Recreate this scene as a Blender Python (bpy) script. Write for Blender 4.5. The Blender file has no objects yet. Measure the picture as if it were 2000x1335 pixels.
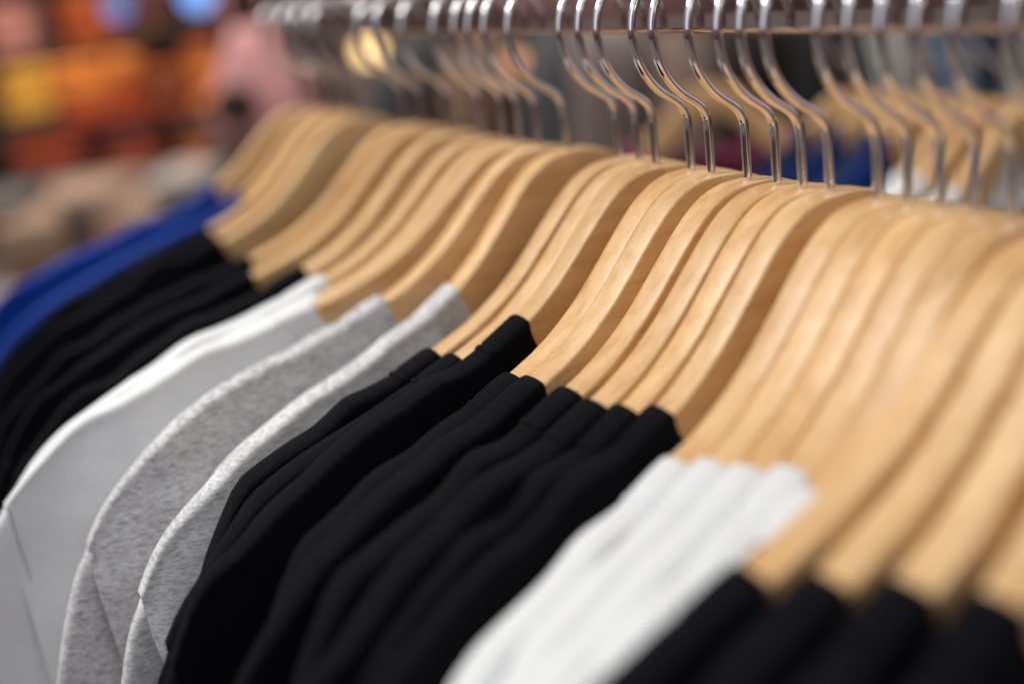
import bpy, bmesh, math, random
from mathutils import Vector, Matrix, noise

C = bpy.context.scene.collection
sc = bpy.context.scene
RAD = math.radians
H0 = 1.45                       # height of the underside of the rail above the floor

# ------------------------------------------------------------------ camera
F_PX = 2500.0
ax_x = Vector((0.88521399, 0.24698777, -0.39419949))    # rows: world axes seen by the camera
ax_y = Vector((-0.44576292, 0.20808074, -0.87063071))
ax_z = Vector((-0.13300981, 0.94641399, 0.29429397))
CAM = Vector((-0.32083852, -0.4632502, 0.04649783 + H0))
ROT = Matrix((ax_x, ax_y, ax_z))
cam_data = bpy.data.cameras.new('camera')
cam = bpy.data.objects.new('camera', cam_data)
C.objects.link(cam)
cam.matrix_world = Matrix.Translation(CAM) @ ROT.to_4x4()
cam_data.sensor_width = 36.0
cam_data.lens = 36.0 * F_PX / 2000.0
cam_data.clip_start = 0.02
cam_data.clip_end = 60
cam_data.dof.use_dof = True
cam_data.dof.focus_distance = 0.545
cam_data.dof.aperture_fstop = 2.2
cam_data.dof.aperture_blades = 0
sc.camera = cam
sc.view_settings.view_transform = 'Standard'
sc.view_settings.look = 'None'
sc.view_settings.gamma = 1
sc.view_settings.use_curve_mapping = False
sc.view_settings.exposure = 0.0
sc.cycles.max_bounces = 6
sc.cycles.use_denoising = True

FWD = Vector((-ax_x.z, -ax_y.z, -ax_z.z))
def at(px, py, depth):
    """world point of a photo pixel (2000 wide) at a distance along the view axis"""
    c = Vector(((px - 1000) / F_PX * depth, (667.5 - py) / F_PX * depth, -depth))
    return CAM + ROT @ c

# ------------------------------------------------------------------ world: the soft light of a shop interior
w = bpy.data.worlds.new('World'); sc.world = w; w.use_nodes = True
nt = w.node_tree; N = nt.nodes; L = nt.links
for n in list(N): N.remove(n)
out = N.new('ShaderNodeOutputWorld'); bg = N.new('ShaderNodeBackground')
tc = N.new('ShaderNodeTexCoord'); sep = N.new('ShaderNodeSeparateXYZ')
L.new(tc.outputs['Generated'], sep.inputs[0])
ramp = N.new('ShaderNodeValToRGB')
mr = N.new('ShaderNodeMapRange'); mr.inputs[1].default_value = -1; mr.inputs[2].default_value = 1
L.new(sep.outputs['Z'], mr.inputs[0]); L.new(mr.outputs[0], ramp.inputs[0])
cr = ramp.color_ramp
cr.elements[0].position = 0.0; cr.elements[0].color = (0.10, 0.075, 0.06, 1)
cr.elements[1].position = 1.0; cr.elements[1].color = (0.80, 0.90, 0.88, 1)
for p, c in ((0.42, (0.05, 0.035, 0.035, 1)), (0.49, (0.24, 0.15, 0.15, 1)), (0.58, (0.42, 0.33, 0.38, 1)), (0.72, (0.62, 0.66, 0.66, 1))):
    e = cr.elements.new(p); e.color = c
nz = N.new('ShaderNodeTexNoise'); nz.inputs['Scale'].default_value = 3.2; nz.inputs['Detail'].default_value = 2
L.new(tc.outputs['Generated'], nz.inputs['Vector'])
nr = N.new('ShaderNodeValToRGB'); L.new(nz.outputs['Fac'], nr.inputs[0])
nr.color_ramp.elements[0].position = 0.35; nr.color_ramp.elements[0].color = (0.04, 0.038, 0.045, 1)
nr.color_ramp.elements[1].position = 0.66; nr.color_ramp.elements[1].color = (2.5, 2.35, 2.3, 1)
mx = N.new('ShaderNodeMix'); mx.data_type = 'RGBA'; mx.blend_type = 'MULTIPLY'; mx.inputs[0].default_value = 1
L.new(ramp.outputs[0], mx.inputs[6]); L.new(nr.outputs[0], mx.inputs[7])
L.new(mx.outputs[2], bg.inputs[0]); bg.inputs[1].default_value = 0.54
L.new(bg.outputs[0], out.inputs[0])

def area(name, loc, target, size, power, col, sy=None):
    d = bpy.data.lights.new(name, 'AREA'); d.energy = power; d.color = col; d.size = size
    if sy: d.shape = 'RECTANGLE'; d.size_y = sy
    o = bpy.data.objects.new(name, d); C.objects.link(o); o.location = loc
    o.rotation_euler = (Vector(target) - Vector(loc)).to_track_quat('-Z', 'Y').to_euler()
    return o
area('ceiling_light', (-1.05, 0.92, H0 + 1.15), (-0.15, 0.15, H0 - 0.1), 0.75, 29, (1.0, 0.96, 0.91))
area('window_light', (-2.2, -0.9, H0 + 0.9), (-0.1, 0.2, H0 - 0.15), 1.7, 10, (0.84, 0.90, 1.0))
area('background_fill', (0.2, 2.2, H0 + 1.6), (0.0, 3.6, H0 - 0.3), 1.0, 80, (1.0, 0.90, 0.80))  # added fill to brighten the far shelves and clothes, not a shop fixture

area('second_rack_fill', (1.1, 0.2, H0 + 1.3), (0.5, 0.5, H0 - 0.1), 0.5, 9, (1.0, 0.93, 0.85))  # unseen fill added to lift the dim hangers and shirts of the second rack
# ------------------------------------------------------------------ materials
def mat(name, base=(0.5, 0.5, 0.5), rough=0.5, metal=0.0, sheen=0.0, coat=0.0):
    m = bpy.data.materials.new(name); m.use_nodes = True
    b = m.node_tree.nodes['Principled BSDF']
    b.inputs['Base Color'].default_value = (*base, 1)
    b.inputs['Roughness'].default_value = rough
    b.inputs['Metallic'].default_value = metal
    b.inputs['Sheen Weight'].default_value = sheen
    b.inputs['Coat Weight'].default_value = coat
    return m, m.node_tree, b

def mapped(t, scale, rot=(0, 0, 0), src='Object', add=None):
    tc = t.nodes.new('ShaderNodeTexCoord'); mp = t.nodes.new('ShaderNodeMapping')
    mp.inputs['Scale'].default_value = scale; mp.inputs['Rotation'].default_value = rot
    t.links.new(tc.outputs[src], mp.inputs['Vector'])
    oi = t.nodes.new('ShaderNodeObjectInfo'); vm = t.nodes.new('ShaderNodeVectorMath'); vm.operation = 'ADD'
    sc_ = t.nodes.new('ShaderNodeMath'); sc_.operation = 'MULTIPLY'; sc_.inputs[1].default_value = 37.0
    t.links.new(oi.outputs['Random'], sc_.inputs[0])
    t.links.new(mp.outputs[0], vm.inputs[0]); t.links.new(sc_.outputs[0], vm.inputs[1])
    return vm.outputs[0], oi

def noise_node(t, vec, scale=1.0, detail=3, rough=0.5, dist=0.0):
    n = t.nodes.new('ShaderNodeTexNoise'); n.inputs['Scale'].default_value = scale
    n.inputs['Detail'].default_value = detail; n.inputs['Roughness'].default_value = rough
    n.inputs['Distortion'].default_value = dist
    t.links.new(vec, n.inputs['Vector']); return n.outputs['Fac']

def rampn(t, fac, stops):
    r = t.nodes.new('ShaderNodeValToRGB'); t.links.new(fac, r.inputs[0])
    r.color_ramp.elements[0].position = stops[0][0]; r.color_ramp.elements[0].color = (*stops[0][1], 1)
    r.color_ramp.elements[1].position = stops[-1][0]; r.color_ramp.elements[1].color = (*stops[-1][1], 1)
    for p, c in stops[1:-1]:
        e = r.color_ramp.elements.new(p); e.color = (*c, 1)
    return r.outputs[0]

def mixc(t, a, b, fac=1.0, mode='MULTIPLY'):
    m = t.nodes.new('ShaderNodeMix'); m.data_type = 'RGBA'; m.blend_type = mode
    if isinstance(fac, float): m.inputs[0].default_value = fac
    else: t.links.new(fac, m.inputs[0])
    for s, i in ((a, 6), (b, 7)):
        if isinstance(s, tuple): m.inputs[i].default_value = (*s, 1)
        else: t.links.new(s, m.inputs[i])
    return m.outputs[2]

def bump(t, b, fac, strength, dist):
    n = t.nodes.new('ShaderNodeBump'); n.inputs['Strength'].default_value = strength
    n.inputs['Distance'].default_value = dist
    t.links.new(fac, n.inputs['Height']); t.links.new(n.outputs[0], b.inputs['Normal'])

def wood(name, tilt):
    m, t, b = mat(name, rough=0.42, coat=0.25)
    b.inputs['Coat Roughness'].default_value = 0.28
    b.inputs['Specular IOR Level'].default_value = 0.4
    vec, oi = mapped(t, (5, 130, 130), (0, tilt, 0))
    g1 = noise_node(t, vec, 1.0, 3, 0.5, 0.35)
    vec2, _ = mapped(t, (3, 16, 16), (0, tilt, 0))
    g2 = noise_node(t, vec2, 1.0, 2, 0.5, 1.2)
    vec3, _ = mapped(t, (14, 800, 800), (0, tilt, 0))
    g3 = noise_node(t, vec3, 1.0, 2, 0.6)
    c1 = rampn(t, g1, [(0.28, (0.61, 0.385, 0.185)), (0.42, (0.72, 0.465, 0.225)), (0.62, (0.79, 0.550, 0.295))])
    c2 = rampn(t, g2, [(0.3, (0.86, 0.80, 0.74)), (0.7, (1.04, 1.02, 1.0))])
    c = mixc(t, c1, c2)
    pores = rampn(t, g3, [(0.33, (0.55, 0.44, 0.36)), (0.41, (1, 1, 1))])
    c = mixc(t, c, pores, 0.28)
    tone = rampn(t, oi.outputs['Random'], [(0.0, (0.86, 0.79, 0.69)), (0.35, (1.0, 0.98, 0.96)), (0.7, (0.96, 0.90, 0.83)), (1.0, (1.0, 0.91, 0.79))])
    c = mixc(t, c, tone)
    t.links.new(c, b.inputs['Base Color'])
    bump(t, b, g1, 0.12, 0.0006)
    return m
M_wood_l = wood('pale_wood_left_arm', 0.62)
M_wood_r = wood('pale_wood_right_arm', -0.62)

def metal(name, base, rough):
    m, t, b = mat(name, base, rough, 1.0)
    vec, _ = mapped(t, (90, 90, 40))
    bump(t, b, noise_node(t, vec, 1.0, 2), 0.05, 0.0008)
    return m
M_chrome = metal('polished_chrome', (0.80, 0.79, 0.82), 0.05)
M_rail = metal('chrome_rail', (0.62, 0.55, 0.53), 0.09)

def cotton(name, c, rough=0.92, sheen=0.25, var=0.10):
    m, t, b = mat(name, c, rough, sheen=sheen)
    b.inputs['Specular IOR Level'].default_value = 0.2 if max(c) > .02 else 0.12
    b.inputs['Sheen Roughness'].default_value = 0.45
    vec, _ = mapped(t, (1, 1, 1))
    lo = tuple(x * (1 - var) for x in c); hi = tuple(min(1, x * (1 + var)) for x in c)
    n1 = noise_node(t, vec, 260, 3, 0.7)
    colr = rampn(t, n1, [(0.3, lo), (0.7, hi)])
    if max(c) < .02:                                     # lint and fuzz on the dark jersey
        lint = rampn(t, noise_node(t, vec, 1500, 1, 0.5), [(0.70, (0, 0, 0)), (0.78, (.035, .035, .04))])
        colr = mixc(t, colr, lint, 1.0, 'ADD')
    t.links.new(colr, b.inputs['Base Color'])
    n2 = noise_node(t, vec, 700, 2, 0.6)
    ad = t.nodes.new('ShaderNodeMath'); ad.operation = 'ADD'
    t.links.new(n1, ad.inputs[0]); t.links.new(n2, ad.inputs[1])
    vw, _ = mapped(t, (22, 22, 34), (0, .6, 0))
    n3 = noise_node(t, vw, 1.0, 3, 0.55, 1.2)
    m3 = t.nodes.new('ShaderNodeMath'); m3.operation = 'MULTIPLY_ADD'; m3.inputs[1].default_value = 3.0
    t.links.new(n3, m3.inputs[0]); t.links.new(ad.outputs[0], m3.inputs[2])
    bump(t, b, m3.outputs[0], 0.30, 0.0008)
    return m
M_black = cotton('black_cotton', (0.0020, 0.0022, 0.0046), 0.98, 0.008, 0.25)
M_white = cotton('white_cotton', (0.72, 0.73, 0.75), 0.95, 0.2, 0.04)
M_navy = cotton('royal_blue_cotton', (0.0010, 0.036, 0.26), 0.9, 0.1, 0.2)
M_dnavy = cotton('navy_cotton', (0.008, 0.018, 0.075), 0.9, 0.1, 0.2)

def heather(name, light, dark):
    m, t, b = mat(name, light, 0.95, sheen=0.25)
    b.inputs['Specular IOR Level'].default_value = 0.2
    vec, _ = mapped(t, (210, 210, 950), (0, 0.10, 0))
    a = noise_node(t, vec, 1.0, 3, 0.65, 0.3)
    vec2, _ = mapped(t, (420, 420, 1500))
    a2 = noise_node(t, vec2, 1.0, 2, 0.6)
    vec3, _ = mapped(t, (45, 45, 90))
    a3 = noise_node(t, vec3, 1.0, 2, 0.6)
    mid = tuple((x + y) / 2 for x, y in zip(light, dark))
    c = rampn(t, a, [(0.30, dark), (0.42, mid), (0.56, light)])
    c = mixc(t, c, rampn(t, a2, [(0.3, (0.72, 0.72, 0.73)), (0.6, (1.06, 1.06, 1.06))]))
    c = mixc(t, c, rampn(t, a3, [(0.3, (0.86, 0.85, 0.86)), (0.6, (1.03, 1.03, 1.03))]))
    t.links.new(c, b.inputs['Base Color'])
    bump(t, b, a2, 0.3, 0.0006)
    return m
M_heather = heather('grey_heather', (0.66, 0.66, 0.67), (0.27, 0.26, 0.285))
M_heather_pale = heather('pale_grey_heather', (0.72, 0.72, 0.72), (0.40, 0.39, 0.42))

# ------------------------------------------------------------------ helpers
def link_mesh(name, bm, m, parent=None, smooth=True):
    me = bpy.data.meshes.new(name); bm.to_mesh(me); bm.free()
    if smooth:
        for p in me.polygons: p.use_smooth = True
    o = bpy.data.objects.new(name, me); C.objects.link(o)
    if m: me.materials.append(m)
    if parent: o.parent = parent
    return o
def thing(name, label, cat, loc=(0, 0, 0), rot=(0, 0, 0), group=None):
    o = bpy.data.objects.new(name, None); C.objects.link(o); o.empty_display_size = 0.02
    o.location = loc; o.rotation_euler = rot; tag(o, label, cat, group); return o
def tag(o, label, cat, group=None):
    o['label'] = label; o['category'] = cat
    if group: o['group'] = group
    return o

def tube_bm(pts, r, nseg=12, closed_ends=True, end_ball=False):
    bm = bmesh.new(); rings = []
    n = len(pts); pts = [Vector(p) for p in pts]
    up = Vector((0, 1, 0))
    for i, p in enumerate(pts):
        d = (pts[min(i + 1, n - 1)] - pts[max(i - 1, 0)]).normalized()
        a = d.cross(up); 
        if a.length < 1e-3: a = d.cross(Vector((1, 0, 0)))
        a.normalize(); b = a.cross(d).normalized()
        rr = r[i] if isinstance(r, (list, tuple)) else r
        rings.append([bm.verts.new(p + a * math.cos(2 * math.pi * k / nseg) * rr + b * math.sin(2 * math.pi * k / nseg) * rr) for k in range(nseg)])
    for i in range(n - 1):
        for k in range(nseg):
            bm.faces.new((rings[i][k], rings[i][(k + 1) % nseg], rings[i + 1][(k + 1) % nseg], rings[i + 1][k]))
    if closed_ends:
        bm.faces.new(rings[0][::-1]); bm.faces.new(rings[-1])
    bmesh.ops.recalc_face_normals(bm, faces=bm.faces)
    return bm
def catmull(pts, sub=6):
    P = [Vector(p) for p in pts]; o = []
    for i in range(len(P) - 1):
        p0 = P[max(i - 1, 0)]; p1 = P[i]; p2 = P[i + 1]; p3 = P[min(i + 2, len(P) - 1)]
        for k in range(sub):
            t = k / sub
            o.append(0.5 * ((2 * p1) + (-p0 + p2) * t + (2 * p0 - 5 * p1 + 4 * p2 - p3) * t * t + (-p0 + 3 * p1 - 3 * p2 + p3) * t ** 3))
    o.append(P[-1]); return o
def interp(tab, x):
    if x <= tab[0][0]: return tab[0][1]
    for i in range(len(tab) - 1):
        x0, y0 = tab[i]; x1, y1 = tab[i + 1]
        if x <= x1:
            # cubic (Catmull) in y
            xm, ym = tab[max(i - 1, 0)]; xn, yn = tab[min(i + 2, len(tab) - 1)]
            m0 = (y1 - ym) / max(x1 - xm, 1e-9); m1 = (yn - y0) / max(xn - x0, 1e-9)
            h = x1 - x0; t = (x - x0) / h
            return ((2*t**3 - 3*t*t + 1) * y0 + (t**3 - 2*t*t + t) * h * m0 + (-2*t**3 + 3*t*t) * y1 + (t**3 - t*t) * h * m1)
    return tab[-1][1]

# ------------------------------------------------------------------ the wooden hanger (metres; origin: rail underside at the hook)
TOP = [(0, -.0615), (.010, -.0620), (.020, -.0650), (.030, -.0713), (.040, -.0803), (.050, -.0902), (.060, -.0998), (.070, -.1082),
       (.085, -.1180), (.100, -.1248), (.130, -.1338), (.160, -.1400), (.190, -.1460), (.212, -.1515), (.222, -.1550)]
HGT = [(0, .034), (.02, .036), (.04, .040), (.06, .041), (.085, .036), (.13, .030), (.18, .027), (.21, .022), (.222, .012)]
THK = .0150
CURVE = -1.05
ARM = .222
def arm_top(x): return interp(TOP, abs(x))
def arm_y(x): return CURVE * x * x

def arm_mesh(side):
    bm = bmesh.new(); rings = []
    xs = [0, .005, .010, .015, .02, .025, .03, .035, .04, .046, .052, .058, .064, .07, .078, .086, .095, .105, .117, .13, .145, .16, .175, .19, .203, .212, .218, .222]
    bev = .0014
    for x in xs:
        zt = arm_top(x); zb = zt - interp(HGT, x); y0 = arm_y(x); T = THK / 2 * (1 if x < .21 else (1 - .35 * (x - .21) / .012))
        # slope-perpendicular rounding of the edges
        sec = [(-T + bev, zt), (T - bev, zt), (T - bev * .3, zt - bev * .3), (T, zt - bev), (T, zb + bev), (T - bev * .3, zb + bev * .3), (T - bev, zb), (-T + bev, zb), (-T + bev * .3, zb + bev * .3), (-T, zb + bev), (-T, zt - bev), (-T + bev * .3, zt - bev * .3)]
        rings.append([bm.verts.new((side * x, y0 + y, z)) for y, z in sec])
    n = len(rings[0])
    for i in range(len(rings) - 1):
        for k in range(n):
            bm.faces.new((rings[i][k], rings[i][(k + 1) % n], rings[i + 1][(k + 1) % n], rings[i + 1][k]))
    bm.faces.new(rings[0]); bm.faces.new(rings[-1])
    bmesh.ops.recalc_face_normals(bm, faces=bm.faces)
    # keep the long edges between top and faces crisp
    o = link_mesh('arm', bm, M_wood_l if side < 0 else M_wood_r)
    me = o.data
    me.set_sharp_from_angle(angle=RAD(50))
    return o

HOOK = [(0, -.071), (0, -.055), (0, -.040), (-.0012, -.0345), (-.0045, -.0300), (-.0130, -.0240), (-.0190, -.0175), (-.0232, -.0095), (-.0250, -.0010),
        (-.0248, .0070), (-.0215, .0160), (-.0135, .0230), (-.0025, .0257), (.0090, .0240), (.0175, .0180), (.0220, .0090), (.0232, -.0010)]
def hook_mesh():
    p = [(x, 0, z) for x, z in HOOK]
    c = catmull(p, 6)
    r = [.00195] * len(c)
    r[-1] = .0009
    bm = tube_bm(c, r, 16)
    return link_mesh('hook', bm, M_chrome)

proto_arm_l, proto_arm_r, proto_hook = arm_mesh(-1), arm_mesh(1), hook_mesh()

used_proto = [False]
def make_hanger(loc, rot, label, group):
    t = thing('clothes_hanger', label, 'hanger', loc, rot, group)
    for p in (proto_arm_l, proto_arm_r, proto_hook):
        c = p if not used_proto[0] else p.copy()
        if used_proto[0]: C.objects.link(c)
        c.parent = t
    used_proto[0] = True
    return t

# ------------------------------------------------------------------ the t-shirt
SH = [1.0]                      # how much shorter than the widest the shoulder of the current shirt is
def ridge_z(x):
    x = abs(x)
    if x > .224: x = .224 + (x - .224) * SH[0]
    if x <= .214: return arm_top(x) + .0016
    return interp([(.19, -.1444), (.205, -.1480), (.214, -.1505), (.235, -.1580), (.250, -.1645), (.265, -.1735), (.280, -.1855), (.295, -.2020), (.305, -.2150)], x)
SEAM_MAX = .294
DS = [0, .0004, .0010, .0020, .0035, .0055, .008, .012, .017, .023, .03, .038, .047, .057, .068, .08, .095, .11, .13, .15, .175, .20, .23, .27, .32, .38, .45, .53, .62]

def shirt_mesh(m, seed, xc, gap_f, gap_b, amp=1.0, ridge_amp=1.0):
    """body of the t-shirt hung on the arms: two sheets welded along the shoulders. gap_f(x), gap_b(x): room in front and behind"""
    rnd = random.Random(seed); off = Vector((rnd.uniform(-50, 50), rnd.uniform(-50, 50), rnd.uniform(-50, 50)))
    SEAM_X = .224 + (SEAM_MAX - .224) / SH[0]
    xs = []
    x = -SEAM_X
    while x < SEAM_X - 1e-6:
        xs.append(x); x += .0055
    xs.append(SEAM_X)
    # put exact columns at the neck opening
    for s in (-1, 1):
        i = min(range(len(xs)), key=lambda k: abs(xs[k] - s * xc)); xs[i] = s * xc
    half = THK / 2
    bm = bmesh.new(); grids = {}
    def width(x, d, side):
        ax = abs(x)
        base = half + .0013
        if ax > .205: base -= .0040 * min(1, max(0, ax - .226) / .03)      # beyond the arm the cloth lies thinner
        ww = base * interp([(0, 0), (.0004, .56), (.001, .77), (.002, .92), (.0035, .98), (.0055, 1.0), (1, 1)], d)
        g = gap_f(x) if side < 0 else gap_b(x)
        grow = 1 - math.exp(-max(0, d - .006) / .05)
        ww += max(0, min(g * .62, .020)) * grow
        # folds: long soft waves that run down and outward
        n1 = noise.noise(Vector((x * 16 + d * 9 * (1 if x < 0 else -1), d * 5, side * 3)) + off)
        n2 = noise.noise(Vector((x * 45 + d * 30 * (1 if x < 0 else -1), d * 14, side * 5)) + off)
        f = amp * min(1, d / .05) * (n1 * .0075 + n2 * .0022) * (0.35 + min(1, max(0, g) / .012))
        # a few sharper creases that fan down and inward from the shoulder
        c1 = noise.noise(Vector((ax * 26 + d * 24, d * 2.2, 7 + side)) + off)
        f += amp * min(1, max(0, d - .012) / .05) * (1 - min(1, abs(c1) * 3.2)) ** 2 * .0046 * min(1, max(0, g) / .012)
        if d < .042 and ax < .228: f = max(f, 0)
        return ww + f
    for side in (-1, 1):
        rows = []
        for i, x in enumerate(xs):
            col = []
            ax = abs(x)
            rz = ridge_z(x) + ridge_amp * max(-.0003, .0034 * (.35 + noise.noise(Vector((x * 38, 0, 0)) + off))) * min(1, max(0, (ax - xc)) / .03)
            inside = ax < xc - 1e-6
            d0 = 0
            if inside:
                q = math.sqrt(max(0, 1 - (x / xc) ** 2))
                rz = ridge_z(xc); d0 = neck_drop(q, side) + .002
            for j, d in enumerate(DS):
                if inside:
                    d = d0 + (DS[-1] - d0) * (d / DS[-1]) if d0 > 0 else d
                z = rz - d
                ww = width(x, d if not inside else max(d, .012), side)
                # body tapers in a little towards the underarm
                xx = x * (1 - .10 * max(0, min(1, (d - .02) / .25)) * (ax / SEAM_X) ** 2)
                y = arm_y(min(ax, .235)) + side * ww
                if not inside and j == 0: y = arm_y(min(ax, .235))
                col.append(bm.verts.new((xx, y, z)))
            rows.append(col)
        for i in range(len(xs) - 1):
            for j in range(len(DS) - 1):
                bm.faces.new((rows[i][j], rows[i + 1][j], rows[i + 1][j + 1], rows[i][j + 1]))
        grids[side] = rows
    # side seams
    bmesh.ops.remove_doubles(bm, verts=bm.verts, dist=.0002)
    bmesh.ops.recalc_face_normals(bm, faces=bm.faces)
    return link_mesh('body', bm, m)

def neck_drop(q, side):
    return (.085 if side < 0 else .030) * max(0, (q - .10) / .90)

def neckband_mesh(m, xc, seed):
    """ribbed band round the neck opening, lying over the arms of the hanger"""
    bm = bmesh.new(); rings = []
    half = THK / 2; wband = .020
    # samples round the opening, dense where the band crosses the top of the arms
    qs = [0, .02, .04, .06, .075, .09, .105, .12, .14, .17, .21, .26, .32, .39, .47, .56, .66, .76, .86, .94, 1.0]
    angs = []
    quarter = [math.asin(q) for q in qs]
    angs += quarter + [math.pi - a for a in quarter[-2::-1]]
    angs += [math.pi + a for a in quarter[1:]] + [2 * math.pi - a for a in quarter[-2:0:-1]]
    for a in angs:
        cx = math.cos(a); sy = math.sin(a); side = -1 if sy < 0 else 1; q = abs(sy)
        wrap = min(1, q / .075)                             # across the flat top of the arm
        corner = min(1, max(0, (q - .06) / .05))            # round its edge and down the face
        drop = neck_drop(q, side)
        prof = []
        for u, th in ((-.24, -.6), (-.17, .42), (-.10, .50), (-.03, -.05), (.03, .38), (.14, .50), (.5, .75), (.84, .62), (.96, .1), (1.0, -.8)):
            xr = xc + .0020 - wband * u
            xx = xr * cx
            lift = wband * u * .85
            zt = ridge_z(xr) - drop * .9
            zf = ridge_z(xc) - drop + lift
            k = min(1, max(0, (q - .12) / .30))
            z = zt * (1 - k) + zf * k
            z -= .0035 * corner * (1 - k)
            z += .0012 * (1 - wrap ** 2) - .0006
            y = arm_y(xx) + side * (half + .0010) * wrap
            nrm = Vector((0, side * (.15 * wrap + .85 * corner), 1 - corner + .05)).normalized()
            o = nrm * (th * .0014)
            prof.append(bm.verts.new((xx, y + o.y, z + o.z)))
        rings.append(prof)
    n = len(rings[0]); nseg = len(rings)
    for i in range(nseg):
        A = rings[i]; B = rings[(i + 1) % nseg]
        for k in range(n):
            bm.faces.new((A[k], A[(k + 1) % n], B[(k + 1) % n], B[k]))
    bmesh.ops.recalc_face_normals(bm, faces=bm.faces)
    return link_mesh('neckband', bm, m)

def sleeve_mesh(m, side, seed, gap_f, amp=1.0):
    rnd = random.Random(seed * 7 + side); off = Vector((rnd.uniform(-50, 50), rnd.uniform(-50, 50), rnd.uniform(-50, 50)))
    SEAM_X = .224 + (SEAM_MAX - .224) / SH[0]; dx = SEAM_X - SEAM_MAX
    path = catmull([(SEAM_X - .001, 0, ridge_z(SEAM_X) + .0005), (dx + .303, 0, -.216), (dx + .314, 0, -.244), (dx + .325, 0, -.282), (dx + .334, 0, -.324), (dx + .341, 0, -.366), (dx + .345, 0, -.406)], 5)
    nL = len(path); bm = bmesh.new(); rings = []
    K = 40
    for i, p in enumerate(path):
        f = i / (nL - 1)
        ang = RAD(-97 - 58 * f ** .7)            # direction from the top of the sleeve towards the underarm, pointing inward
        dv = Vector((math.cos(ang), 0, math.sin(ang)))
        ln = .195 - .035 * f
        base = .0085 + .0035 * f
        ring = []
        for k in range(K):
            a = 2 * math.pi * k / K
            s = .5 - .5 * math.cos(a)            # 0 at the top fold, 1 at the underarm
            sd = -1 if math.sin(a) < 0 else 1    # -1 front
            th = abs(math.sin(a)) ** .45
            q = p + dv * (ln * s)
            n1 = noise.noise(Vector((q.x * 20, q.z * 9, sd * 3)) + off)
            n2 = noise.noise(Vector((q.x * 60, q.z * 26, sd * 3)) + off)
            y = arm_y(.235) - .004 * f + sd * th * (base + amp * (n1 * .007 + n2 * .002) * min(1, .25 + f * 2))
            if i == 0: y *= 1.0
            lip = .0012 if i < 2 else 0
            ring.append(bm.verts.new((side * q.x, y + sd * lip, q.z)))
        rings.append(ring)
    for i in range(nL - 1):
        for k in range(K):
            bm.faces.new((rings[i][k], rings[i][(k + 1) % K], rings[i + 1][(k + 1) % K], rings[i + 1][k]))
    bmesh.ops.recalc_face_normals(bm, faces=bm.faces)
    return link_mesh('sleeve', bm, m)

def make_shirt(loc, rot, m, seed, xc, gf, gb, label, group, amp=1.0, ridge_amp=1.0):
    t = thing('t_shirt', label, 't-shirt', loc, rot, group)
    shirt_mesh(m, seed, xc, gf, gb, amp, ridge_amp).parent = t
    neckband_mesh(m, xc, seed).parent = t
    for s in (-1, 1):
        sleeve_mesh(m, s, seed, gf, amp).parent = t
    return t

# ------------------------------------------------------------------ structure: floor and back wall of the shop, far out of focus
HV = Vector((FWD.x, FWD.y, 0)).normalized()          # horizontal view direction
RV = Vector((HV.y, -HV.x, 0))                        # horizontal right
YAW = math.atan2(RV.y, RV.x)
def simple_noise_mat(name, stops, scale, rough=0.8, sc3=(1, 1, 1), detail=2):
    m, t, b = mat(name, rough=rough)
    vec, _ = mapped(t, sc3)
    n = noise_node(t, vec, scale, detail, 0.5)
    t.links.new(rampn(t, n, stops), b.inputs['Base Color'])
    return m
M_floor = simple_noise_mat('floor_tiles', [(0.3, (0.22, 0.17, 0.14)), (0.7, (0.36, 0.30, 0.26))], 2.0, 0.4)
M_wallm = simple_noise_mat('painted_wall', [(0.3, (0.085, 0.062, 0.055)), (0.7, (0.17, 0.13, 0.12))], 1.3)
def box_bm(bm, c, s, rot=None):
    r = bmesh.ops.create_cube(bm, size=1)
    for v in r['verts']:
        v.co = Vector((v.co.x * s[0], v.co.y * s[1], v.co.z * s[2])) + Vector(c)
    return r['verts']
bm = bmesh.new(); box_bm(bm, (0, 3, -.05), (16, 18, .1))
o = link_mesh('floor', bm, M_floor, smooth=False); o['kind'] = 'structure'
bm = bmesh.new(); box_bm(bm, (0, 0, 1.6), (9, .12, 3.4))
wl = link_mesh('wall', bm, M_wallm, smooth=False); wl['kind'] = 'structure'
pw = CAM + HV * 4.6; wl.location = (pw.x, pw.y, 0); wl.rotation_euler = (0, 0, YAW)

# ------------------------------------------------------------------ the rail
def rounded_bar(name, parent, m, wx, wz, y0, y1, r=.004):
    bm = bmesh.new(); rings = []
    sec = []
    for cx, cz, a0 in ((wx/2 - r, wz/2 - r, 0), (-wx/2 + r, wz/2 - r, 90), (-wx/2 + r, -wz/2 + r, 180), (wx/2 - r, -wz/2 + r, 270)):
        for k in range(6):
            a = RAD(a0 + k * 18); sec.append((cx + r * math.cos(a), cz + r * math.sin(a)))
    for y in (y0, y1):
        rings.append([bm.verts.new((x, y, z)) for x, z in sec])
    n = len(sec)
    for k in range(n): bm.faces.new((rings[0][k], rings[0][(k+1) % n], rings[1][(k+1) % n], rings[1][k]))
    bm.faces.new(rings[0][::-1]); bm.faces.new(rings[1])
    bmesh.ops.recalc_face_normals(bm, faces=bm.faces)
    o = link_mesh(name, bm, m, parent); o.data.set_sharp_from_angle(angle=RAD(60)); return o
rack = thing('garment_rail', 'polished chrome rail of rectangular section that the front row of hangers hangs from', 'rail', (0, 0, 0))
b_ = rounded_bar('bar', rack, M_rail, .015, .0235, -1.15, .62, .003); b_.location = (0, 0, H0 + .01175)
for yy in (-1.05, .425):
    link_mesh('hanging_rod', tube_bm([(0, yy, H0 + .0232), (0, yy, 2.7)], .005, 14), M_rail, rack)

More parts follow.
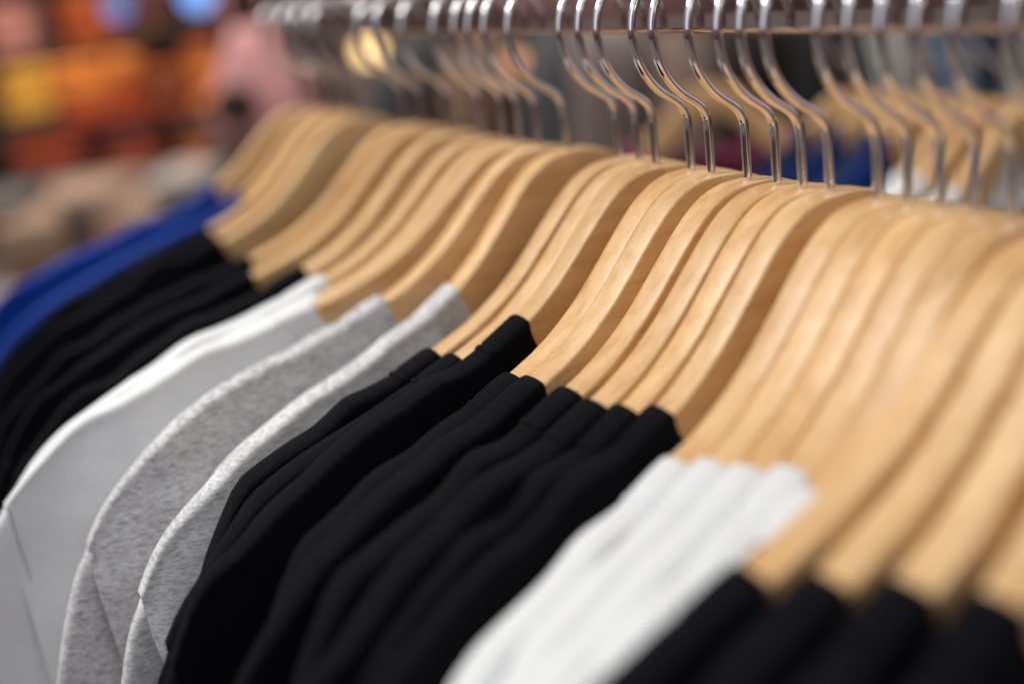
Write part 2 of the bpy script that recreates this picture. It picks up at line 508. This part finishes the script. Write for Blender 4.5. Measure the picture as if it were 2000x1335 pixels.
# ------------------------------------------------------------------ front row: every hanger with its shirt
# distance along the rail (m), yaw and lean (degrees), cloth, half-width of the collar, what singles the shirt out
ROW = [
 (.5973, -1, 3.5, 'blue', 0.1, 'royal blue t-shirt hanging farthest left, last on the chrome rail'),
 (.5447, -5, 0.5, 'blue', 0.098, 'royal blue t-shirt just behind the first black one on the left'),
 (.5071, 0, 2, 'black', 0.136, 'blurred black t-shirt hanging right beside the blue ones'),
 (.4664, 1, 2, 'black', 0.14, 'black t-shirt second from the blue ones, its hanger end lowest on the left'),
 (0.365, -5, 2, 'black', 0.14, 'black t-shirt third behind the left white ones'),
 (0.3345, -3, 2, 'black', 0.15, 'black t-shirt second behind the left white ones'),
 (.2882, -3, 2, 'black', 0.128, 'black t-shirt touching the left white ones'),
 (.2388, -1, 4, 'white', 0.128, 'plain white t-shirt third from the grey heather ones'),
 (.2080, -4, 4, 'white', 0.14, 'plain white t-shirt with a lit shoulder, second from the grey heather ones'),
 (.1880, -7, 4.5, 'white', 0.146, 'plain white t-shirt touching the grey heather ones, its sleeve seam in view'),
 (.1693, -2, 2, 'heather', 0.122, 'darker grey heather t-shirt with a dark sleeve seam, touching the white ones'),
 (.1416, 1, -1, 'pale', 0.1, 'paler grey heather t-shirt next to the long run of black ones'),
 (.0853, -2, 0, 'black', 0.135, 'black t-shirt touching the pale grey heather one'),
 (.0672, -1, 0, 'black', 0.132, 'black t-shirt second from the pale grey heather one'),
 (.0510, 0, 1, 'black', 0.101, 'black t-shirt whose ribbed collar stands sharp in focus on top'),
 (.0224, 3, 0.5, 'black', 0.128, 'black t-shirt just right of the sharp ribbed collar'),
 (.0062, 3, 1, 'black', 0.125, 'black t-shirt second right of the sharp ribbed collar'),
 (-.0205, 3, 1, 'black', 0.122, 'black t-shirt in the middle of the five right of the sharp collar'),
 (-.0404, 3, 1, 'black', 0.122, 'black t-shirt third before the big white ones'),
 (-.0557, 2, 0, 'black', 0.118, 'black t-shirt second before the big white ones'),
 (-0.071, 1, -1, 'black', 0.112, 'black t-shirt with a broad dark front directly before the big white ones'),
 (-0.0995, 3.5, 0, 'white', 0.128, 'bright white t-shirt touching the broad black front'),
 (-0.115, 3.5, 0, 'white', 0.122, 'bright white t-shirt second from the broad black front'),
 (-0.131, 3, 0, 'white', 0.118, 'bright white t-shirt third from the broad black front'),
 (-0.147, 3, 0, 'white', 0.112, 'bright white t-shirt fourth from the broad black front'),
 (-0.163, 3, 0.5, 'white', 0.116, 'bright white t-shirt next to the lower right black ones'),
 (-0.1865, -1, 4, 'black', 0.15, 'out of focus black t-shirt touching the lower right white one'),
 (-0.201, 1.5, 3.5, 'black', 0.14, 'out of focus black t-shirt second from the lower right white one'),
 (-0.217, 3.5, 3, 'black', 0.13, 'out of focus black t-shirt second closest to the camera'),
 (-0.237, 5, 2.5, 'black', 0.122, 'out of focus black t-shirt closest to the camera'),
]
HL = ['wooden hanger farthest left, in the last blue t-shirt', 'wooden hanger second from the left end, in the nearer blue t-shirt', 'wooden hanger in the black t-shirt beside the blue ones',
 'wooden hanger whose arm end reaches lowest over the black t-shirts on the left', 'wooden hanger in the black t-shirt third behind the left white ones', 'wooden hanger in the black t-shirt second behind the left white ones',
 'wooden hanger in the black t-shirt touching the left white ones', 'wooden hanger in the white t-shirt third from the grey heather ones', 'wooden hanger in the white t-shirt second from the grey heather ones',
 'wooden hanger in the white t-shirt touching the grey heather ones', 'wooden hanger in the darker grey heather t-shirt', 'wooden hanger with a broad pale face in the palest grey t-shirt',
 'wooden hanger in the black t-shirt touching the pale grey one', 'wooden hanger directly behind the one with sharp slanting grain', 'wooden hanger with sharp slanting grain above the ribbed black collar',
 'wooden hanger just right of the one with slanting grain', 'sharpest wooden hanger with a glue seam beside its hook', 'wooden hanger first right of the one with the visible glue seam',
 'wooden hanger third before the white t-shirts on the right', 'wooden hanger second before the white t-shirts on the right', 'wooden hanger with a broad orange face just before the right white t-shirts',
 'wooden hanger in the first right white t-shirt', 'wooden hanger in the second right white t-shirt', 'wooden hanger in the third right white t-shirt', 'wooden hanger in the fourth right white t-shirt',
 'wooden hanger in the last white t-shirt beside the lower right black ones', 'blurred wooden hanger in the black t-shirt touching the last white one', 'blurred wooden hanger third closest to the camera at the right edge', 'blurred wooden hanger second closest to the camera at the right edge', 'blurred wooden hanger closest to the camera at the right edge']
MATS = {'blue': M_navy, 'black': M_black, 'white': M_white, 'heather': M_heather, 'pale': M_heather_pale}
n_row = len(ROW)
for i, (t, yaw, lean, kind, xc, phrase) in enumerate(ROW):
    def gap(j, sgn):
        if j < 0 or j >= n_row: return lambda x: .03
        t2, y2 = ROW[j][0], ROW[j][1]
        return lambda x: (abs(t - t2) + (math.tan(RAD(yaw)) - math.tan(RAD(y2))) * x * sgn) - THK - .003
    gf = gap(i + 1, 1); gb = gap(i - 1, -1)
    rot = (0, RAD(lean), RAD(yaw))
    make_hanger((0, t, H0), rot, HL[i], 'wooden hangers on the front chrome rail')
    SH[0] = 2.3 if i in (12, 15, 17, 19, 26, 28) else 1.5 if i >= 12 else 1.35 if i in (10, 11) else 1.0
    make_shirt((0, t, H0), rot, MATS[kind], 100 + i, xc, gf, gb, phrase, 't-shirts on the front chrome rail',
               amp=1.3 if kind == 'black' else 1.0, ridge_amp=1.6 if kind == 'black' else 1.0)

# ------------------------------------------------------------------ second rack, behind and to the right
def plain(name, c, rough=.9): return cotton(name, c, rough, .1, .12)
rail2_z = H0 - .068
K2 = {'navy': M_dnavy, 'blue': plain('deep_blue_cotton', (.003, .022, .13)), 'grey': M_white, 'magenta': plain('magenta_cotton', (.30, .05, .12))}
# distance along the second rail, yaw, cloth, collar, colour word
R2 = [(.730, -30, 'magenta', .100, 'magenta'), (.500, -20, 'navy', .066, 'navy'), (.452, -28, 'blue', .062, 'royal blue'), (.415, -14, 'navy', .064, 'navy'),
      (.385, -26, 'blue', .066, 'royal blue'), (.345, -10, 'grey', .092, 'off-white'), (.315, -18, 'grey', .094, 'off-white'), (.284, -8, 'grey', .10, 'off-white')]
ORD = ['farthest left', 'second', 'third', 'fourth', 'fifth', 'sixth', 'seventh', 'farthest right']
for i, (d, dy, k, xc, cn) in enumerate(R2):
    p = Vector((.50, d, 0))
    rot = (0, 0, RAD(dy))
    g = lambda x: .012
    make_hanger((p.x, p.y, rail2_z), rot, 'blurred wooden hanger on the rack behind the hooks, %s from the left' % ORD[i] if 0 < i < 7 else 'blurred wooden hanger on the rack behind the hooks, ' + ORD[i], 'wooden hangers on the rack behind')
    make_shirt((p.x, p.y, rail2_z), rot, K2[k], 300 + i, xc, g, g, 'blurred %s t-shirt on the rack behind the hooks, %s%s' % (cn, ORD[i], ' from the left' if 0 < i < 7 else ''), 't-shirts on the rack behind')
rack2 = thing('garment_rail', 'blurred chrome rail of the rack behind, mostly hidden by the front hooks', 'rail', (.50, 0, 0))
b_ = rounded_bar('bar', rack2, M_rail, .015, .0235, -.6, .85, .003); b_.location = (0, 0, rail2_z + .01175)
link_mesh('hanging_rod', tube_bm([(0, .84, rail2_z + .0232), (0, .84, 2.7)], .005, 14), M_rail, rack2)

# ------------------------------------------------------------------ far rack of hung clothes, right half of the background
col = [(880, 'dark slate', (.030, .034, .036)), (985, 'brown', (.14, .085, .06)), (1060, 'charcoal', (.040, .038, .042)), (1140, 'slate grey', (.055, .056, .062)), (1215, 'taupe', (.19, .15, .14)),
       (1290, 'pinkish grey', (.30, .25, .25)), (1370, 'brown taupe', (.17, .12, .10)), (1450, 'dark brown', (.07, .045, .045)), (1530, 'black brown', (.025, .018, .018)),
       (1610, 'black', (.012, .012, .013)), (1700, 'dark green grey', (.035, .040, .036)), (1785, 'pale grey', (.28, .29, .28)), (1860, 'steel blue', (.07, .12, .18)),
       (1930, 'teal blue', (.035, .10, .17)), (2010, 'grey', (.17, .19, .19))]
rz3 = at(1000, 20, 2.35).z
rack3 = thing('clothes_rack', 'far blurred rack of coloured clothes across the background on the right', 'rack')
q0 = at(860, 20, 2.35); q1 = at(2080, 20, 2.35); q0.z = q1.z = rz3 + .10
link_mesh('bar', tube_bm([q0, q1], .012, 10), M_rail, rack3)
for q in (q0, q1): link_mesh('post', tube_bm([q, Vector((q.x, q.y, 0))], .014, 10), M_rail, rack3)
def jacket_mesh(m, seed):
    """sleeved garment on its own padded shoulders, seen far out of focus"""
    bm = bmesh.new(); rings = []; rnd = random.Random(seed)
    prof = [(0, .045, .02), (.02, .07, .035), (.05, .15, .045), (.09, .21, .055), (.14, .225, .065), (.22, .215, .07), (.35, .21, .065), (.5, .215, .07), (.62, .22, .07)]
    for d, wx, wy in prof:
        ring = []
        for k in range(28):
            a = 2 * math.pi * k / 28
            r = 1 + .10 * noise.noise(Vector((math.cos(a) * 2, math.sin(a) * 2, d * 3 + seed)))
            ring.append(bm.verts.new((wx * math.cos(a) * r, wy * math.sin(a) * r, -d)))
        rings.append(ring)
    for i in range(len(rings) - 1):
        for k in range(28): bm.faces.new((rings[i][k], rings[i][(k + 1) % 28], rings[i + 1][(k + 1) % 28], rings[i + 1][k]))
    bm.faces.new(rings[0]); bmesh.ops.recalc_face_normals(bm, faces=bm.faces)
    return link_mesh('body', bm, m)
def jacket_sleeve(m, s):
    bm = tube_bm(catmull([(s * .17, 0, -.10), (s * .225, 0, -.15), (s * .25, .01, -.28), (s * .26, .02, -.45), (s * .25, .03, -.60)], 3), [.055] * 4 + [.05] * 4 + [.045] * 5, 14)
    return link_mesh('sleeve', bm, m)
for i, (px, cn, c) in enumerate(col):
    p = at(px, 60, 2.35); p.z = rz3 + .03
    m = plain(cn.replace(' ', '_') + '_cloth', c)
    t = thing('hung_jacket', 'blurred %s garment hung on the far rack in the background' % cn, 'garment', p, (0, 0, YAW + RAD(62 + 12 * math.sin(i * 2.3))), 'clothes on the far rack')
    jacket_mesh(m, i * 3.1).parent = t
    for s in (-1, 1): jacket_sleeve(m, s).parent = t
    link_mesh('hook', tube_bm([(0, 0, 0), (0, 0, .045), (.02, 0, .065), (.012, 0, .088), (0, 0, .09)], .003, 8), M_chrome, t)

# ------------------------------------------------------------------ shelf unit with folded clothes, left background
M_shelf = simple_noise_mat('dark_shelf_board', [(0.3, (0.020, 0.012, 0.010)), (0.7, (0.055, 0.030, 0.024))], 6.0, .6)
SD = 3.0
sh_o = at(300, 300, SD)
PX = F_PX / SD                                        # photo pixels per metre at the shelf
sh = thing('shelf_unit', 'blurred dark shelf unit stacked with orange and red folded clothes, far left', 'shelf', (sh_o.x, sh_o.y, 0), (0, 0, YAW))
def loc_at(px, py, fy=0):                             # shelf-local position (x right, y away, z up from the floor)
    v = at(px, py, SD) - Vector((sh_o.x, sh_o.y, 0))
    return Vector((v.dot(RV), fy, v.z))
lvl = [loc_at(300, y).z for y in (68, 222, 345)]
xl, xr = loc_at(-130, 200).x, loc_at(640, 200).x
def part_box(name, c, s, m, parent, bev=0):
    bm = bmesh.new(); box_bm(bm, (0, 0, 0), s)
    if bev: bmesh.ops.bevel(bm, geom=bm.edges[:], offset=bev, segments=2, affect='EDGES')
    o = link_mesh(name, bm, m, parent, smooth=False); o.location = c; return o
for z in lvl + [lvl[0] + .30, .45]:
    part_box('shelf_board', ((xl + xr) / 2, .16, z - .011), (xr - xl - .04, .36, .020), M_shelf, sh)
for x in (xl, loc_at(10, 200).x, xr):
    part_box('side_panel', (x, .16, (lvl[0] + .32) / 2), (.018, .37, lvl[0] + .32), M_shelf, sh)
part_box('back_panel', ((xl + xr) / 2, .352, (lvl[0] + .32) / 2), (xr - xl + .02, .012, lvl[0] + .32), M_shelf, sh)

folded_cache = {}
def folded_mesh(seed):
    if seed in folded_cache: return folded_cache[seed]
    bm = bmesh.new(); n = 26; rings = []
    # a garment folded in three: two layers with a rounded front fold
    for q, (zz, sc_) in enumerate([(0, .90), (.004, .985), (.010, 1.0), (.0155, .975), (.0175, .955), (.0195, .975), (.026, 1.0), (.032, .98), (.035, .90), (.0355, .5)]):
        ring = []
        for k in range(n * 2):
            a = math.pi * k / n
            c_, s_ = math.cos(a), math.sin(a)
            x = math.copysign(abs(c_) ** .35, c_) * .115 * sc_; y = math.copysign(abs(s_) ** .35, s_) * .14 * sc_
            h = noise.noise(Vector((x * 12, y * 12, seed * 3.3 + zz * 40)))
            ring.append(bm.verts.new((x * (1 + .03 * h), y * (1 + .03 * h), zz + .003 * h)))
        rings.append(ring)
    for i in range(len(rings) - 1):
        for k in range(2 * n): bm.faces.new((rings[i][k], rings[i][(k + 1) % (2 * n)], rings[i + 1][(k + 1) % (2 * n)], rings[i + 1][k]))
    bm.faces.new(rings[0]); bm.faces.new(rings[-1]); bmesh.ops.recalc_face_normals(bm, faces=bm.faces)
    me = bpy.data.meshes.new('folded'); bm.to_mesh(me); bm.free()
    for p in me.polygons: p.use_smooth = True
    folded_cache[seed] = me; return me
CLOTH = {}
def cl(n, c):
    if n not in CLOTH: CLOTH[n] = plain(n.replace(' ', '_') + '_folded_cloth', c)
    return CLOTH[n]
POS = ['bottom', 'second', 'third', 'fourth', 'fifth', 'sixth', 'seventh']
def pile(px, level, names, phrase, wid=1.0, fy=.10, origin=None, z=None):
    base = loc_at(px, 200).x if origin is None else None
    zz = (lvl[level] if z is None else z)
    for k, (cn, c) in enumerate(names):
        me = folded_mesh(k % 4).copy(); me.materials.append(cl(cn, c))
        o = bpy.data.objects.new('folded_garment', me); C.objects.link(o)
        if origin is None: wpos = Vector((sh_o.x, sh_o.y, 0)) + RV * base + HV * fy
        else: wpos = origin
        o.location = (wpos.x, wpos.y, zz); o.scale = (wid, 1, 1.0); o.rotation_euler = (0, 0, YAW + .03 * math.sin(k * 5 + px))
        tag(o, '%s folded garment %s %s' % (cn, POS[k] if k < len(names) - 1 else 'top', phrase), 'folded garment', 'folded clothes in the left background')
        zz += .0365
YEL = ('mustard yellow', (.70, .36, .05)); ORA = ('orange', (.78, .25, .05)); RED = ('rust red', (.40, .06, .018)); DOR = ('burnt orange', (.46, .11, .03))
PIN = ('salmon pink', (.52, .22, .18)); BRN = ('brown', (.12, .055, .035)); MAR = ('maroon', (.13, .035, .03)); BEI = ('beige', (.27, .18, .13)); GRY = ('grey', (.09, .08, .075)); LGR = ('light grey', (.27, .23, .21)); BLK = ('black', (.015, .013, .013))
pile(75, 1, [BRN, YEL, YEL, YEL], 'in the pile of yellow by the black panel', .56)
pile(185, 1, [RED, DOR, ORA, ORA], 'in the pile of orange beside the yellow', .62)
pile(270, 1, [RED, RED, DOR, ORA], 'in the red and orange pile mid shelf', .36)
pile(345, 1, [RED, BRN, DOR], 'in the pile of brown right of the orange', .30)
pile(420, 1, [ORA, DOR, ORA, DOR], 'in the pile of burnt orange near the pink bag', .34)
pile(66, 0, [PIN, PIN, PIN], 'in the pile of salmon pink at the top left corner', .44)
pile(215, 0, [DOR, RED, DOR], 'in the top pile under the blue lamp', .50)
pile(330, 0, [BRN, MAR, BRN], 'in the pile of brown between the two blue lamps', .50)
pile(450, 0, [MAR, MAR, RED], 'in the pile of maroon at the top by the hooks', .42)
pile(90, 2, [MAR, MAR, RED], 'in the pile of brown below the yellow', .8)
pile(250, 2, [BRN, RED, MAR], 'in the pile of maroon below the orange', .6)
pile(390, 2, [ORA, DOR, BRN], 'in the pile of orange under the brown gap', .5)

# pink handbag hanging in front of the shelf, with a dark round opening
bag_o = at(525, 262, 2.3)
M_pink = plain('pink_leather', (.56, .27, .27), .55)
bag = thing('handbag', 'blurred pink handbag with a dark round clasp, left of the far hooks', 'bag', bag_o, (0, 0, YAW))
bm = bmesh.new(); rings = []
for z, wx, wy in ((0, .078, .035), (.012, .092, .045), (.05, .094, .048), (.10, .078, .042), (.15, .052, .034), (.185, .036, .022), (.19, .030, .016)):
    rings.append([bm.verts.new((math.copysign(abs(math.cos(a)) ** .6, math.cos(a)) * wx, math.copysign(abs(math.sin(a)) ** .6, math.sin(a)) * wy, z)) for a in [2 * math.pi * k / 32 for k in range(32)]])
for i in range(len(rings) - 1):
    for k in range(32): bm.faces.new((rings[i][k], rings[i][(k + 1) % 32], rings[i + 1][(k + 1) % 32], rings[i + 1][k]))
bm.faces.new(rings[0]); bm.faces.new(rings[-1]); bmesh.ops.recalc_face_normals(bm, faces=bm.faces)
link_mesh('body', bm, M_pink, bag)
bm = bmesh.new(); bmesh.ops.create_uvsphere(bm, u_segments=20, v_segments=12, radius=1)
for v in bm.verts: v.co = Vector((v.co.x * .042 - .040, v.co.y * .014 - .050, v.co.z * .036 + .062))
link_mesh('clasp', bm, cl('dark brown', (.035, .02, .015)), bag)
link_mesh('handle', tube_bm(catmull([(-.026, 0, .18), (-.034, 0, .24), (0, 0, .275), (.034, 0, .24), (.026, 0, .18)], 5), .006, 8), M_pink, bag)
stand_h = bag_o.z
st = thing('display_stand', 'blurred dark stand carrying the pink handbag', 'stand', (bag_o.x, bag_o.y, 0), (0, 0, YAW))
part_box('top', (0, 0, stand_h - .011), (.22, .16, .02), M_shelf, st, .003)
part_box('post', (0, 0, (stand_h - .022) / 2), (.04, .04, stand_h - .024), M_shelf, st)
part_box('foot', (0, 0, .01), (.3, .3, .018), M_shelf, st, .003)

# low table with beige and grey piles, lower left
tb = at(230, 500, 2.5)
M_table = simple_noise_mat('pale_table', [(0.3, (0.22, 0.17, 0.15)), (0.7, (0.36, 0.30, 0.27))], 5.0, .5)
tz = tb.z
tab = thing('display_table', 'blurred pale table with beige and grey folded clothes, lower left', 'table', (tb.x, tb.y, 0), (0, 0, YAW))
part_box('table_top', (0, .12, tz - .016), (1.0, .62, .03), M_table, tab, .004)
for sx in (-.45, .45):
    for sy in (-.15, .39): part_box('leg', (sx, sy, (tz - .032) / 2), (.04, .04, tz - .034), M_table, tab)
PB = [(20, .04, [LGR, GRY, BEI, GRY], 'in the pile at the left end of the table', .5), (110, .0, [BRN, BEI, BEI], 'in the pile in the left half of the table', .62), (215, .03, [GRY, BRN, GRY, BEI], 'in the pile in the middle of the table', .5),
      (300, .0, [BEI, PIN, BEI], 'in the pile right of the table middle', .55), (390, .05, [LGR, BEI, GRY, LGR], 'in the pile near the blue shirts', .5), (70, .30, [BEI, LGR, BEI], 'in the pile at the back left of the table', .9), (240, .30, [GRY, BEI, GRY], 'in the pile at the back middle of the table', .6), (350, .30, [BEI, GRY, BEI], 'in the pile at the table back right', .5)]
for px, fy, names, ph, wd in PB:
    v = at(px, 500, 2.5); v = v + HV * fy
    pile(px, 0, names, ph, wd, origin=v, z=tz)

# ------------------------------------------------------------------ lamps seen as discs of light
def emit(name, c, s):
    m = bpy.data.materials.new(name); m.use_nodes = True; t = m.node_tree; t.nodes.clear()
    e = t.nodes.new('ShaderNodeEmission'); o = t.nodes.new('ShaderNodeOutputMaterial')
    e.inputs[0].default_value = (*c, 1); e.inputs[1].default_value = s; t.links.new(e.outputs[0], o.inputs[0]); return m
def lamp(px, py, depth, r, c, s, label, cat='lamp', sq=False):
    p = at(px, py, depth)
    t = thing('pendant_lamp', label, cat, p)
    bm = bmesh.new(); bmesh.ops.create_uvsphere(bm, u_segments=20, v_segments=12, radius=r)
    link_mesh('bulb', bm, emit('lamp_glow', c, s), t)
    bm = bmesh.new()
    pr = [(r * .35, r * 2.0), (r * .5, r * 1.2), (r * 1.05, r * .75)]
    rings = [[bm.verts.new((a * math.cos(k * math.pi / 10), a * math.sin(k * math.pi / 10), z)) for k in range(20)] for a, z in pr]
    for i in range(2):
        for k in range(20): bm.faces.new((rings[i][k], rings[i][(k + 1) % 20], rings[i + 1][(k + 1) % 20], rings[i + 1][k]))
    link_mesh('shade', bm, M_shelf, t)
    link_mesh('cord', tube_bm([(0, 0, r * 1.9), (0, 0, 2.6 - p.z)], .003, 6), M_shelf, t)
lamp(720, 98, 2.2, .022, (1.0, .66, .28), 3.2, 'warm round lamp glowing between the far left hooks')
lamp(1003, 118, 2.2, .018, (.9, .42, .20), 1.6, 'dim peach lamp glowing behind the middle hooks')
lamp(228, 12, 2.7, .028, (.13, .24, .55), 1.3, 'blue lamp glowing above the orange clothes, the left one of two')
lamp(385, -10, 2.7, .034, (.18, .38, .85), 1.8, 'brighter blue lamp glowing at the top edge, left of the hooks')
lamp(1905, 72, 2.2, .012, (.12, .22, .80), 1.8, 'small blue lamp behind the right hooks, nearer the rail end')
lamp(1985, 76, 2.2, .012, (.12, .22, .80), 1.8, 'small blue lamp at the right edge of the photo')
